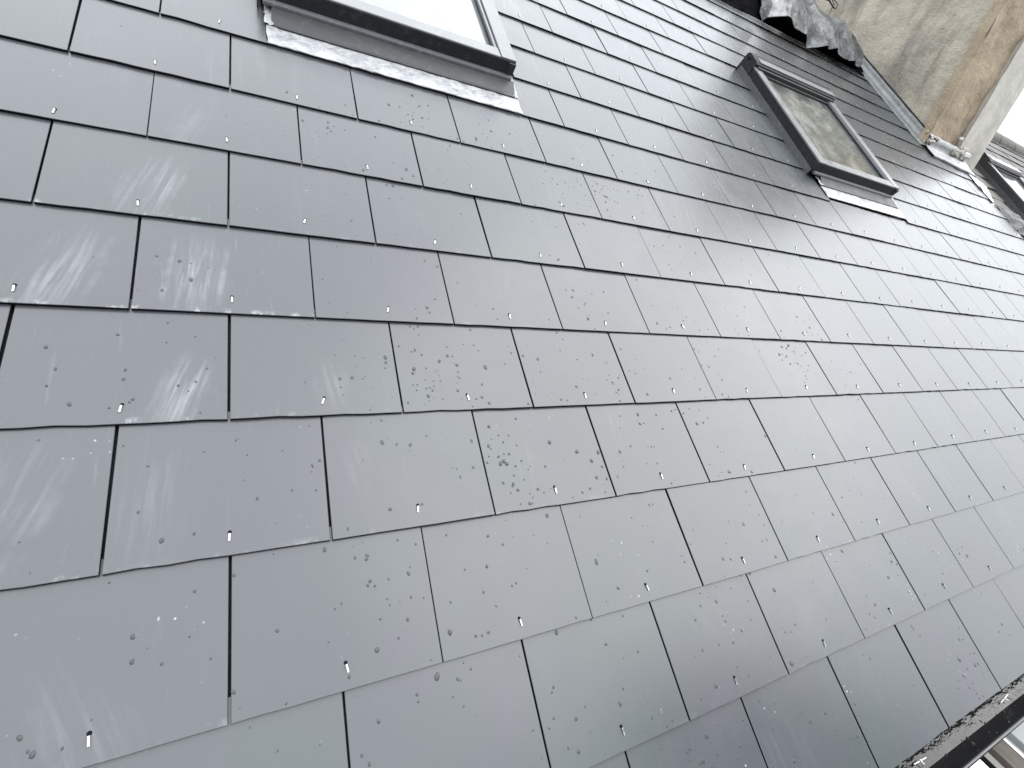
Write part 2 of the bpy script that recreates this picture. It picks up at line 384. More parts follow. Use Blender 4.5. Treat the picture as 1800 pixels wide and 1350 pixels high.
# ------------------------------------------------------------------ roof windows
def roof_window(label, x0, x1, y0, y1, pane, zt=0.080, apron=(0, 0, 0, 0), detail=True, right_lead=True):
    """x0..x1, y0..y1 outer frame in roof coordinates; apron = (x0, x1, y0) of the lead at its foot"""
    t = empty('skylight', W(x0, y0, 0), PITCH); tag(t, label, 'skylight', 'skylights set into the slates', 'thing')
    wd, ht = x1 - x0, y1 - y0
    c = 0.068                               # width of the side covers
    def part(name, mat, fn, parent=t, smooth=False):
        q = MB(); fn(q); return q.build(name, mat, parent, smooth)
    # side casings with covers on top
    for sx, a, b in ((0, 0.0, c), (1, wd - c, wd)):
        def f(q, a=a, b=b, sx=sx):
            q.box(a, b, .012, ht - .09, -.045, zt - .012, bev=.0025)
        sd_ = part('side_casing', m_alu, f)
        def f(q, a=a, b=b, sx=sx, up=0):
            e = .004
            if up == 0: q.box(a - e if sx == 0 else a + .016, b - .016 if sx == 0 else b + e, -.004, ht*0.56, zt - .010, zt, bev=.002)
            if up == 1: q.box(a - e + .001 if sx == 0 else a + .017, b - .017 if sx == 0 else b + e - .001, ht*0.56 + .002, ht - .10, zt - .010, zt - .0006, bev=.002)
        part('side_cover', m_cover, f, sd_); part('side_cover', m_cover, lambda q, f=f: f(q, up=1), sd_)
        def f(q, a=a, b=b, sx=sx):
            xa = b - .014 if sx == 0 else a + .002
            q.box(xa, xa + .005, .03, ht - .10, zt - .03, zt - .004)
        part('glazing_strip', m_cover, f, sd_)
        def f(q, a=a, b=b, sx=sx):
            xa = b - .007 if sx == 0 else a + .009
            q.box(xa, xa + .005, .03, ht - .10, zt - .03, zt - .007)
        part('glazing_strip', m_cover, f, sd_)
        def f(q, a=a, b=b, sx=sx):
            xa = b - .016 if sx == 0 else a - .0
            q.box(xa + .0005, xa + .0155, .028, ht - .10, zt - .034, zt - .016)
        part('gasket', m_gasket, f, sd_)
    # bottom casing: front face leaning out, cover on top
    def f(q):
        q.extrude_x([(-.013, .035), (-.0075, zt - .0065), (-.005, zt - .0042), (.030, zt - .006), (.034, zt - .020), (.034, .030)], -.003, wd + .003)
    bc = part('bottom_casing', m_alu, f)
    def f(q):
        q.extrude_x([(-.0055, zt - .0036), (-.0035, zt - .0014), (.046, zt - .003), (.058, zt - .009), (.058, zt - .016), (.046, zt - .0045)], c - .012, wd - c + .012)
    part('bottom_cover', m_cover, f, bc)
    def f(q):
        q.box(c - .004, wd - c + .004, .0585, .066, zt - .04, zt - .013)
    part('gasket', m_gasket, f, bc)
    def f(q):
        q.box(wd - .022, wd + .004, -.0150, -.0085, .036, zt - .008, bev=.001)
    part('end_cap', m_gasket, f, bc)
    # head casing and its hood
    def f(q):
        q.extrude_x([(ht - .105, zt - .015), (ht - .108, zt + .014), (ht - .098, zt + .022), (ht - .012, zt + .024), (ht + .004, zt + .012), (ht + .005, -.03), (ht - .10, -.03)], -.004, wd + .004)
    hd = part('head_casing', m_alu, f)
    def f(q):
        q.extrude_x([(ht - .100, zt + .0228), (ht - .100, zt + .0262), (ht - .052, zt + .0268), (ht - .050, zt + .0235)], .03, wd - .006)
    part('hood', m_cover, f, hd)
    def f(q):
        q.box(.014, wd - .014, ht - .128, ht - .1085, zt - .03, zt + .008)
    part('gasket', m_gasket, f, hd)
    def f(q):
        q.box(.05, wd - .05, ht - .146, ht - .130, zt - .03, zt - .010)
    part('glazing_strip', m_gasket, f, hd)
    if detail:
        def f(q):
            q.tube([(.002, ht - .035, zt + .004), (-.012, ht - .035, zt + .004)], .006, 0, 10)
        part('hinge_pin', m_gasket, f, hd)
        for ya, yb, za in ((.17, .12, .03), (.21, .17, .012)):
            part('clip', m_gasket, lambda q: q.box(-.0065, -.0045, ht - ya, ht - yb, za, za + .006), hd)
    # glass
    def f(q):
        q.box(c - .002, wd - c + .002, .064, ht - .120, zt - .040, zt - .022)
    part('pane', pane, f)
    # flashing: bead, sloping plate, lead apron, side trays
    def f(q):
        q.extrude_x([(.0, .020), (.0, .0345), (-.012, .0345), (-.018, .0325), (-.0225, .028), (-.0245, .0225), (-.023, .019)], .004, wd + .002)
    fl = part('flashing', m_alu2, f)
    ax0, ax1, ay, ac = apron[0] - x0, apron[1] - x0, apron[2] - y0, apron[3] - y0
    def f(q):
        q.quadgrid([[(ax0 + .014 + (wd - .0 - ax0 - .0)*i/6.0, -.0225, .0215) for i in range(7)],
                    [(ax0 + .014 + (ax1 - .012 - ax0 - .014)*i/6.0, ac + .012, .008 + .0006*math.sin(i*2.1)) for i in range(7)],
                    [(ax0 + .014 + (ax1 - .012 - ax0 - .014)*i/6.0, ac + .003, .0072) for i in range(7)],
                    [(ax0 + .014 + (ax1 - .012 - ax0 - .014)*i/6.0, ac + .003, .0035) for i in range(7)]])
    part('flashing_plate', m_plate, f, fl)
    rl = random.Random(int(x0*1000))
    def f(q):
        n = 46; rows = []
        for j, (yy, zz) in enumerate(((ac + .010, .0030), (ac + .002, .0032), (ac - .018, .0036), (ac - .036, .0040), (ay + .020, .0044), (ay + .006, .0036), (ay, .0026), (ay + .0006, .0002), (ay + .02, -.002))):
            rows.append([(ax0 + (ax1 - ax0)*i/n + (rl.gauss(0, .001) if i in (0, n) else 0), yy + (rl.gauss(0, .0007) if j > 4 else 0), zz + rl.gauss(0, .0007)*(0 if j in (0, 7, 8) else 1)) for i in range(n + 1)])
        q.quadgrid(rows)
    part('lead_apron', m_lead, f, fl, True)
    if right_lead:                          # crumpled lead ends beside the frame
        for sx, xa in ((-1, ax0 + .002), (1, ax1 - .004)):
            def f(q):
                rows = []
                for k in range(13):
                    yy = ac + .004 + (0.012 - ac)*k/12
                    rows.append([(xa + sx*(-.020 + .026*i/4) + rl.gauss(0, .0012), yy, .004 + .006*abs(math.sin(i*1.4 + k*.5)) + rl.gauss(0, .0008) + .002*k/12) for i in range(5)])
                q.quadgrid(rows)
            part('lead_side', m_lead, f, fl, True)
    for sx, xa in ((-1, -.004), (1, wd + .004)):
        def f(q):
            lo_, hi_ = (xa - .030, xa) if sx < 0 else (xa, xa + .030)
            pr = [(lo_, -.020), (hi_, -.020), (hi_, .030), (hi_ - .006, .030), (hi_ - .006, -.010), (lo_, -.010)] if sx < 0 else [(lo_, -.020), (hi_, -.020), (hi_, -.010), (lo_ + .006, -.010), (lo_ + .006, .030), (lo_, .030)]
            for y_ in (0, ht - .02): q.v += [(x_, y_, z_) for x_, z_ in pr]
            for k in range(6): q.f.append((k, (k+1) % 6, 6 + (k+1) % 6, 6 + k)); q.mi.append(0)
            q.f += [(5, 4, 3, 2, 1, 0), (6, 7, 8, 9, 10, 11)]; q.mi += [0, 0]
        part('side_tray', m_alu2, f, fl)
    return t
roof_window('large skylight cut off by the top edge, its pane white with sky',
            .074, .852, 1.712, 2.63, m_glass_a, .080, (.086, .874, 1.545, 1.620))
roof_window('grey skylight below the chimney with the stained wall mirrored in its pane',
            2.650, 3.434, 1.728, 2.625, m_glass_b, .080, (2.700, 3.500, 1.570, 1.648))

# ------------------------------------------------------------------ chimney (world-vertical, front towards the eaves)
FY = 2.3190                                 # world y of its front
BZ = W(0, 2.714, 0).z                       # height where the front meets the slates
def render_mat(name, a, b, c, dark, sc=3.0, stain=0.5, bumpd=.012):
    M = Mat(name, 0.9, a); v = M.coord()
    n1 = M.noise(v, sc, 6, 0.62, 0.36, 0.66, .4); n2 = M.noise(v, sc*4.2, 6, 0.65, 0.38, 0.66); n3 = M.noise(v, sc*26, 4, 0.6)
    n4 = M.noise(M.coord(None, (1, 1, .32)), sc*1.3, 6, 0.68, 0.50, 0.72, .5)
    cc = M.mix(n1, a, b); cc = M.mix(M.mul(n2, .5), cc, c); cc = M.mix(M.mul(n4, stain), cc, dark)
    vo = M.n('TexVoronoi', Scale=sc*2.0, feature='DISTANCE_TO_EDGE'); 
    vv = M.n('Mix', data_type='VECTOR'); vv.inputs['Factor'].default_value = .12
    nz = M.n('TexNoise', Scale=sc*3, Detail=4); M.l(v, nz.inputs['Vector']); M.l(v, vv.inputs['A']); M.l(nz.outputs['Color'], vv.inputs['B']); M.l(vv.outputs['Result'], vo.inputs['Vector'])
    ck = M.n('MapRange'); ck.inputs['From Min'].default_value = .012; ck.inputs['From Max'].default_value = .0; M.l(vo.outputs['Distance'], ck.inputs['Value'])
    cc = M.mix(M.mul(M.mul(ck.outputs['Result'], n1), .22), cc, dark); M.base(cc)
    M.bump(M.mul(M.mul(n2, .6), M.mul(n3, .35), 'ADD'), .6, bumpd); M.rough(n2, .75, .95); return M.m
m_wall = render_mat('stained_render', (.33, .295, .235), (.235, .21, .175), (.38, .35, .295), (.085, .08, .07), 2.4, .75)
m_brown = render_mat('brown_render', (.235, .18, .120), (.28, .22, .155), (.33, .275, .20), (.095, .072, .05), 3.4, .6)
m_pale = render_mat('pale_cement_render', (.38, .365, .33), (.31, .295, .27), (.46, .445, .40), (.19, .17, .15), 3.4, .6, .006)
m_mortar = render_mat('pale_mortar', (.40, .375, .33), (.33, .305, .27), (.47, .445, .40), (.15, .14, .125), 12.0, .3, .006)
CX0, CXM, CX1 = 5.070, 5.533, 5.958
CTOP = 3.55
chim = empty('chimney_stack', (CX0, FY, BZ - .1)); tag(chim, 'broad rendered chimney stack, stained beige side and brown front with pale corner, above the slates', 'chimney')
def rough_face(fn, nu, nv, amp, sc, seed):
    """grid surface with uneven plaster relief; fn(u,v)->(point, normal)"""
    rows = []
    for j in range(nv + 1):
        r = []
        for i in range(nu + 1):
            p, n = fn(i/nu, j/nv); p = Vector(p); n = Vector(n)
            d = noise.fractal(p*sc + Vector((seed, 0, 0)), 0.9, 2.1, 4)*amp
            r.append(p + n*d)
        rows.append(r)
    return rows
def in_chim(q): 
    o = Vector((CX0, FY, BZ - .1)); q.v = [tuple(Vector(p) - o) for p in q.v]; return q
DEPTH = 1.75
q = MB(); q.quadgrid(rough_face(lambda u, v: ((CX0 - .012*math.exp(-((1-u)*16)**2)*0, FY + .02 + DEPTH*(1-u), BZ - .12 + (CTOP - BZ + .12)*v), (-1, 0, 0)), 70, 110, .020, 2.2, 3), 0)
in_chim(q).build('side_wall', m_wall, chim, True)
q = MB(); q.quadgrid(rough_face(lambda u, v: ((CX0 - .028 + (CXM - CX0 + .028)*u, FY - .012 + .006*math.sin(v*9), BZ - .12 + (CTOP - BZ + .12)*v), (0, -1, 0)), 26, 120, .016, 4.0, 8), 0)
# ragged return of the front coat over the side wall
q.quadgrid(rough_face(lambda u, v: ((CX0 - .028 + .0*u, FY - .012 + (.075 + .022*noise.noise(Vector((v*14, 3, 1))))*(1-u) , BZ - .12 + (CTOP - BZ + .12)*v), (-1, 0, 0)), 5, 120, .010, 4.0, 8), 0)
in_chim(q).build('front_wall', m_brown, chim, True)
q = MB(); q.quadgrid(rough_face(lambda u, v: ((CXM - .004 + (CX1 - CXM)*u, FY - .034, BZ - .16 + (CTOP - BZ + .16)*v), (0, -1, 0)), 22, 120, .007, 4.0, 12), 0)
q.quadgrid(rough_face(lambda u, v: ((CXM - .004, FY - .034 + .03*(1-u), BZ - .16 + (CTOP - BZ + .16)*v), (-1, 0, 0)), 3, 120, .004, 4.0, 15), 0)
q.quadgrid([[(CX1, FY - .034, BZ - .16), (CX1, FY + DEPTH, BZ - .16)], [(CX1, FY - .034, CTOP), (CX1, FY + DEPTH, CTOP)]])
in_chim(q).build('corner_render', m_pale, chim, True)
q = MB(); q.box(CX0 - .05, CX1 + .05, FY - .08, FY + DEPTH + .05, CTOP, CTOP + .12, bev=.01); in_chim(q).build('chimney_cap', m_pale, chim)
for k in range(3):
    q = MB(); px, py = (CX0 + CX1)/2, FY + .35 + k*.5
    q.tube([(px, py, CTOP + .12), (px, py, CTOP + .16), (px, py, CTOP + .5), (px, py, CTOP + .52), (px, py, CTOP + .56)], [.13, .11, .095, .12, .12], 0, 20)
    in_chim(q).build('chimney_pot', m_brown, chim, True)
q = MB(); q.tube([(CXM - .005 + .004*noise.noise(Vector((z_*5, 1, 0))), FY - .037 + .004*noise.noise(Vector((z_*7, 5, 0))), BZ - .05 + z_) for z_ in [k*(CTOP - BZ)/120 for k in range(121)]],
              [.0055 + .003*noise.noise(Vector((k*.35, 2, 0))) for k in range(121)], 0, 6)
in_chim(q).build('render_edge', m_mortar, chim, True)
# lumps of mortar at the foot of the corner
rl = random.Random(4); q = MB()
for k in range(15):
    bm = bmesh.new(); bmesh.ops.create_icosphere(bm, subdivisions=3, radius=1)
    s_ = rl.uniform(.010, .028); cx, cz = CXM + rl.gauss(0.03, .06), abs(rl.gauss(0, .05))
    for v in bm.verts: v.co *= s_*(1 + .6*noise.noise(v.co*1.4 + Vector((k*5, 0, 0))) + .35*noise.noise(v.co*3.7 + Vector((k*5, 0, 0))))
    q.addbm(bm, 0, Matrix.Translation((cx, FY - .045 - rl.uniform(0, .02), BZ - .02 + cz)))
for k in range(10):
    bm = bmesh.new(); bmesh.ops.create_icosphere(bm, subdivisions=3, radius=1); s_ = rl.uniform(.008, .018)
    for v in bm.verts: v.co *= s_*(1 + .6*noise.noise(v.co*1.4 + Vector((k*5, 9, 0))) + .35*noise.noise(v.co*3.7 + Vector((k*5, 9, 0))))
    p = W(CX0 + rl.gauss(-.02, .02), 2.70 + rl.gauss(0, .03), .03 + rl.uniform(0, .05)); q.addbm(bm, 0, Matrix.Translation(p))
mo = in_chim(q).build('mortar', m_mortar, chim, True); mo['kind'] = 'stuff'
# lead: soaker strip up the side, apron across the front
def m_lead2():
    M = Mat('weathered_lead', 0.5, (.3, .32, .34)); v = M.coord()
    a = M.noise(v, 9, 5, .65, .35, .68, .6); b = M.noise(v, 40, 4, .6)
    c = M.mix(a, (.095, .100, .102), (.18, .186, .187)); c = M.mix(M.mul(b, .3), c, (.25, .255, .255)); M.base(c); M.b.inputs['Metallic'].default_value = .2
    M.bump(M.mul(a, M.mul(b, .4), 'ADD'), .5, .005); M.rough(b, .35, .6); return M.m
m_lead2 = m_lead2()
rl = random.Random(9); q = MB(); n = 60; rows = []
prof = [(-.105, -.003), (-.108, .009), (-.085, .010), (-.045, .009), (-.016, .014), (-.010, .040), (-.012, .064), (-.006, .068), (.03, .066)]
for i in range(n + 1):
    y = 2.68 + (4.0 - 2.68)*i/n; wob = .016*noise.noise(Vector((y*7, 0, 5))) + .007*noise.noise(Vector((y*25, 0, 5)))
    rows.append([W(CX0 + dx + (wob if dx < -.05 else 0), y, dz + .004*noise.noise(Vector((y*9, dx*30, 2)))) for dx, dz in prof])
q.quadgrid(rows); in_chim(q).build('side_flashing', m_lead2, chim, True)
q = MB(); q.tube([W(CX0 - .010, 2.66 + 1.36*k/40, .0735 + .002*noise.noise(Vector((k*.6, 0, 0)))) for k in range(41)], .0055, 0, 6); in_chim(q).build('flashing_shadow_gap', m_under, chim, True)  # black strip drawn as the shadow gap along the top of the lead
q = MB(); q.tube([(CX0 - .02 + (CXM - CX0 + .02)*k/20, FY - .022, BZ + .030 - .018*k/20) for k in range(21)], .006, 0, 6); in_chim(q).build('flashing_shadow_gap', m_under, chim, True)  # same painted shadow line above the apron
q = MB(); n = 40; rows = []
prof = [(2.563, -.003), (2.558, .012), (2.60, .012), (2.65, .012), (2.685, .020), (2.690, .045), (2.70, .075), (2.74, .078)]
for i in range(n + 1):
    x = 5.02 + (5.735 - 5.02)*i/n; wob = .022*noise.noise(Vector((x*8, 4, 5))) + .010*noise.noise(Vector((x*30, 4, 5)))
    sh = -.06*max(0, (x - 5.1)/.6)
    rows.append([W(x, y + (wob if y < 2.62 else 0) + sh*(1 if y < 2.68 else .3), z + .005*noise.noise(Vector((x*11, y*30, 7)))) for y, z in prof])
q.quadgrid(rows); in_chim(q).build('apron_flashing', m_lead, chim, True)

# ------------------------------------------------------------------ plastic sheeting by the ridge
def from_px(u, v, z):
    d = Vector((sum(CR[i][j]*((u-900)/864.9, (v-675)/864.9, 1)[i] for i in range(3)) for j in range(3)))
    t = (z - CC.z)/d.z; return CC + d*t
def lerp_curve(c, u):
    x = u*(len(c) - 1); i = min(int(x), len(c) - 2); f = x - i; f = f*f*(3 - 2*f)
    return c[i].lerp(c[i+1], f)
low = [Vector(p) for p in ((3.42, 3.50, .012), (3.40, 3.44, .075), (3.50, 3.40, .135), (3.66, 3.42, .130), (3.86, 3.47, .075), (3.98, 3.46, .045), (4.10, 3.45, .080), (4.30, 3.50, .085), (4.52, 3.50, .070), (4.72, 3.52, .055))]
mid = [Vector(p) for p in ((3.50, 3.68, .060), (3.50, 3.62, .150), (3.58, 3.60, .205), (3.74, 3.62, .210), (3.94, 3.66, .170), (4.10, 3.66, .150), (4.28, 3.65, .170), (4.46, 3.66, .150), (4.68, 3.64, .120), (4.86, 3.60, .070))]
top = [Vector(p) for p in ((3.55, 3.98, .14), (3.55, 3.97, .20), (3.66, 3.96, .23), (3.80, 3.95, .24), (4.02, 3.94, .22), (4.20, 3.94, .20), (4.40, 3.92, .19), (4.60, 3.90, .17), (4.80, 3.84, .13), (4.95, 3.72, .07))]
def m_plastic(name, a, b, rough):
    M = Mat(name, rough, a); v = M.coord(); n1 = M.noise(v, 9, 5, .6, .35, .65, 1.0); n2 = M.noise(v, 34, 4, .6)
    M.base(M.mix(n1, a, b)); M.rough(n2, rough - .08, rough + .15); M.bump(M.mul(n1, M.mul(n2, .3), 'ADD'), .5, .012); return M.m
m_sheet = m_plastic('grey_polythene', (.035, .036, .038), (.13, .134, .138), .30)
m_black = m_plastic('black_polythene', (.004, .004, .005), (.008, .008, .009), .6); m_black.node_tree.nodes['Principled BSDF'].inputs['Specular IOR Level'].default_value = .0
q = MB(); rows = []; NU, NV = 120, 56
for j in range(NV + 1):
    v = j/NV; r = []
    for i in range(NU + 1):
        u = i/NU
        a, b, c = lerp_curve(low, u), lerp_curve(mid, u), lerp_curve(top, u)
        p = a*(1-v)**2 + b*2*v*(1-v) + c*v*v
        pp = Vector((p.x*1.0, p.y*1.0, p.z*.3))
        d = (.5 - abs(noise.noise(pp*4.2)))*.085 + (.5 - abs(noise.noise(pp*10 + Vector((7, 0, 0)))))*.018 + noise.noise(pp*31)*.002
        nrm = Vector((.1, -.45, .9))
        p = p + nrm*(d - .02) + Vector((noise.noise(pp*9)*.02, 0, 0)); p.z = max(p.z, .006)
        r.append(W(*p))
    rows.append(r)
q.quadgrid(rows); o0 = W(3.4, 3.5, 0)
ps = q.build('plastic_sheet', m_sheet, None, True)
ps.data.transform(Matrix.Translation(-o0)); ps.location = o0
md = ps.modifiers.new('thickness', 'SOLIDIFY'); md.thickness = .0015; md.offset = -1
tag(ps, 'crumpled grey plastic sheet draped by the ridge beside the chimney', 'plastic sheet')
q = MB(); rows = []  # black sheet standing in for the shadow hollow below the grey plastic
for j in range(24):
    v = j/23; r = []
    for i in range(90):
        u = i/89; x = 2.55 + (5.0 - 2.55)*u
        y = 3.585 + .03*noise.noise(Vector((x*3, 1, 1))) + .50*v
        z = .012 + .060*math.sin(min(1, v*1.6)*math.pi*.5)*(1 + .5*noise.noise(Vector((x*3, v*2, 4)))) + .018*noise.noise(Vector((x*9, v*7, 0)))*(v > 0)
        if x > 4.5: z *= max(.25, 1 - (x - 4.5)*1.2)
        if x < 2.95: y += (2.95 - x)*1.4
        r.append(W(x, y, max(z, .006)))
    rows.append(r)
q.quadgrid(rows); shade_sheet = q.build('membrane', m_black, None, True)
shade_sheet.data.transform(Matrix.Translation(-o0)); shade_sheet.location = o0
md = shade_sheet.modifiers.new('thickness', 'SOLIDIFY'); md.thickness = .002; md.offset = -1
tag(shade_sheet, 'black membrane as the shadowed hollow under the grey plastic sheet, over the top courses', 'membrane')
# cables lying on the sheeting against the chimney
m_cable = painted('black_cable', (.012, .012, .013), .4)
q = MB()
for k in range(2):
    cpt = from_px(1452 + 6*k, 2 + 3*k, .17 - .01*k)
    pts = []
    for i in range(34):
        a = i/33*2*math.pi*1.15 + k*1.1
        pts.append(W(cpt.x + .085*math.cos(a), cpt.y + .075*math.sin(a), cpt.z + .012*math.sin(2*a + k) + .02*i/33))
    q.tube(pts, .005, 0, 7)
pts = []
for i in range(20):
    t_ = i/19; p = from_px(1466 - 8*t_ + 3*math.sin(t_*5), -12 + 46*t_, .16 - .03*t_); pts.append(W(*p))
q.tube(pts, .005, 0, 7)
oc = W(4.4, 3.9, .1); cb = q.build('cable', m_cable, None, True); cb.data.transform(Matrix.Translation(-oc)); cb.location = oc
tag(cb, 'loops of thin black cable at the chimney foot above the plastic sheet', 'cable')

# ------------------------------------------------------------------ gutter at the eaves
EV = W(0, EAVE_Y, 0)
m_gut = painted('black_gutter_plastic', (.012, .012, .013), .16)
gy, gz, gr = EV.y - .007, EV.z - .030, .056
gut = empty('gutter', (0.0, gy, gz)); tag(gut, 'black plastic half-round gutter under the lowest slates, wet inside', 'gutter')
pr_o = [(gr*math.cos(math.pi + math.pi*k/20), gr*math.sin(math.pi + math.pi*k/20)) for k in range(21)]
pr_i = [((gr - .003)*math.cos(math.pi + math.pi*k/20), (gr - .003)*math.sin(math.pi + math.pi*k/20)) for k in range(20, -1, -1)]
q = MB(); q.extrude_x([(-gr - .006, .004), (-gr - .006, -.004)] + pr_o[1:] + pr_i[:-1] + [(-gr + .002, .004)], -2.4, 5.75); ch = q.build('channel', m_gut, gut, True)
for x in (0.6, 1.75, 2.9, 4.05, 5.2):
    q = MB(); q.extrude_x([((gr + .004)*math.cos(math.pi + math.pi*k/16), (gr + .004)*math.sin(math.pi + math.pi*k/16) - .001) for k in range(17)] + [(gr + .001, .0), (gr*1.0, -.004)] + [((gr + .0005)*math.cos(math.pi + math.pi*k/16), (gr + .0005)*math.sin(math.pi + math.pi*k/16) - .001) for k in range(15, 0, -1)], x, x + .028)
    q.build('bracket', m_gut, gut, True)
def m_water():
    M = Mat('gutter_water', .02, (.012, .013, .012), 0, 1.33); v = M.coord(None, (1, 2.2, 1)); M.bump(M.noise(v, 26, 3, .5), .25, .004); return M.m
m_water = m_water()
q = MB(); rows = []
for i in range(240):
    x = -2.4 + 8.1*i/239; ww = .026 + .006*noise.noise(Vector((x*14, 0, 0)))
    rows.append([(x, -ww, -.0475), (x, 0, -.0475), (x, ww, -.0475)])
q.quadgrid(rows); wt = q.build('water', m_water, gut); wt['label'] = 'thin puddle of rainwater lying along the gutter bottom'
mt = painted('gutter_moss', (.02, .02, .016), .9)
q = MB(); rl = random.Random(21)
for k in range(70):
    bm = bmesh.new(); bmesh.ops.create_icosphere(bm, subdivisions=1, radius=1); s_ = rl.uniform(.0015, .0055)
    for v in bm.verts: v.co *= s_*(1 + .5*noise.noise(v.co*2 + Vector((k, 0, 0))))
    a = rl.gauss(-.25, .3); ang = math.pi*1.5 + a
    q.addbm(bm, 0, Matrix.Translation((rl.uniform(1.15, 2.1), (gr - .003)*math.cos(ang)*1.0, (gr - .003)*math.sin(ang))))
dbo = q.build('debris', mt, gut, True); dbo['kind'] = 'stuff'
def offcut(px, py, rz, ln, label):
    d = Vector((sum(CR[i][j]*((px-900)/864.9, (py-675)/864.9, 1)[i] for i in range(3)) for j in range(3))); d = ROT.to_3x3() @ d
    o_ = W(*CC); t = ((gz - .043) - o_.z)/d.z; p = o_ + d*t
    t_ = empty('metal_clip', p, 0, rz); tag(t_, label, 'metal clip', 'metal clips dropped in the gutter')
    q = MB(); q.box(-ln, ln, -.0012, .0012, .0, .0020, bev=.0005); q.build('strip', m_rivet, t_)
    q = MB(); q.box(-.001, .001, -.009, .003, .0026, .004, bev=.0004); q.build('tongue', m_rivet, t_)
offcut(1765, 1228, R(4), .030, 'bright metal clip lying in the gutter near the right edge, with a cross tongue')
offcut(1617, 1338, R(-3), .026, 'bright metal clip lying in the gutter at the bottom edge of the picture')

# ------------------------------------------------------------------ neighbour's roof beyond the verge
def m_oldslate():
    M = Mat('weathered_slate', .5, (.08, .075, .07)); v = M.coord(None, (1, 1, 1), (0, 0, 0), rnd=True)
    a = M.noise(v, 8, 5, .6); b = M.noise(v, 40, 4, .6)
    c = M.mix(a, (.028, .026, .025), (.065, .060, .056)); c = M.mix(M.mul(b, .4), c, (.10, .093, .087)); M.base(c); M.rough(a, .6, .85); M.bump(M.mul(a, b, 'ADD'), .4, .003); return M.m
m_old = m_oldslate()
NZ = -.055; NX0, NX1 = 5.70, 11.2; NR = 3.96
nb = empty('neighbour_roof', W(NX0, 0, NZ), PITCH); tag(nb, 'old brown-grey slate roof of the next house behind the chimney', 'roof', kind='thing')
NWIN = (6.45, 7.23, 2.00, 2.97)
def old_slate(wd, ln, t, seed):
    rr = random.Random(seed); q = MB(); n = 4
    xs = [-wd/2 + wd*i/n for i in range(n + 1)]; ys = [rr.gauss(0, .003) for _ in xs]
    zt = lambda y: -t*y/.16
    lo = [(x, y) for x, y in zip(xs, ys)] + [(wd/2, ln), (-wd/2, ln)]
    k = len(lo); q.v = [(x, y, zt(y)) for x, y in lo] + [(x, y, zt(y) - t) for x, y in lo]
    q.f.append(tuple(range(k))); q.mi.append(0)
    for i in range(k):
        j = (i+1) % k; q.f.append((k + i, k + j, j, i)); q.mi.append(0 if i > n else 0)
    me = q.mesh('slate'); me.materials.append(m_old); return me
OLD = [old_slate(.247, .19, .009, s) for s in range(5)]
nbs = []; rr = random.Random(77)
for row in range(-2, 25):
    y = row*.16; offx = 0 if row % 2 else .125
    for k in range(int((NX1 - NX0)/.25)):
        x = NX0 + offx + .125 + k*.25
        if NWIN[0] < x < NWIN[1] and NWIN[2] - .05 < y + .08 < NWIN[3]: continue
        if y + .05 > NR: continue
        if x < CX1 + .12 and y > 2.5: continue
        p4 = [to_px((x + sx*.125, y + sy*.16, NZ)) for sx, sy in ((-1, 0), (1, 0), (1, 1), (-1, 1))]
        ar = clip_area(p4) if None not in p4 else 0
        vis = ar > 8
        nbs.append((ar if vis else 0, x, y))
nbs.sort(reverse=True)
q = MB()
for i, (ar, x, y) in enumerate(nbs):
    loc = (x - NX0 + rr.gauss(0, .004), y + rr.gauss(0, .004), abs(rr.gauss(0, .003))); rot = (rr.gauss(0, .01), rr.gauss(0, .012), rr.gauss(0, .012))
    if ar > 8 and i < 290:
        o = put('slate', OLD[i % 5], nb); o.location = loc; o.rotation_euler = rot
    else:
        mt = Matrix.Translation(loc); me = OLD[i % 5]; b0 = len(q.v)
        q.v += [tuple(mt @ v.co) for v in me.vertices]; q.f += [tuple(b0 + k for k in p.vertices) for p in me.polygons]; q.mi += [0]*len(me.polygons)
if q.v: o = q.build('slates', m_old, nb); o['kind'] = 'stuff'
q = MB(); q.box(.0, NX1 - NX0, -.4, NR, -.08, -.035); q.build('underlay', m_under, nb)
m_ridge = render_mat('ridge_tile_clay', (.10, .093, .087), (.065, .06, .056), (.14, .13, .12), (.03, .03, .027), 6, .5, .006)
rt = None
for k in range(12):
    if rt is None:
        q = MB(); prof = [(.105*math.cos(a), .105*math.sin(a)) for a in [math.pi*(-.06 + 1.12*i/12) for i in range(13)]] + [(.088*math.cos(a), .088*math.sin(a)) for a in [math.pi*(1.06 - 1.12*i/12) for i in range(13)]]
        q.extrude_x(prof, 0, .44); rt = q.mesh('ridge_tile'); rt.materials.append(m_ridge)
    o = put('ridge_tile', rt, nb); o.location = (.05 + k*.455, NR + .01, -.04 + rr.gauss(0, .004)); o.rotation_euler = (-PITCH, 0, rr.gauss(0, .006))
nback = MB(); nback.box(0, NX1 - NX0, 0, 3.6, -.04, 0); o = nback.build('back_slope', m_old, nb); o.location = (0, NR, 0); o.rotation_euler = (-2*PITCH, 0, 0)
m_alu_d = painted('black_window_cladding', (.018, .019, .021), .35, dust=.05)
_save = m_alu; m_alu = m_alu_d
nw = roof_window('black framed skylight on the next house, at the right edge behind the chimney', NWIN[0], NWIN[1], NWIN[2], NWIN[3], m_glass_a, .088, (NWIN[0], NWIN[1], NWIN[2] - .16, NWIN[2] - .08), right_lead=False)
m_alu = _save
nw.location = W(NWIN[0], NWIN[2], NZ + .004)

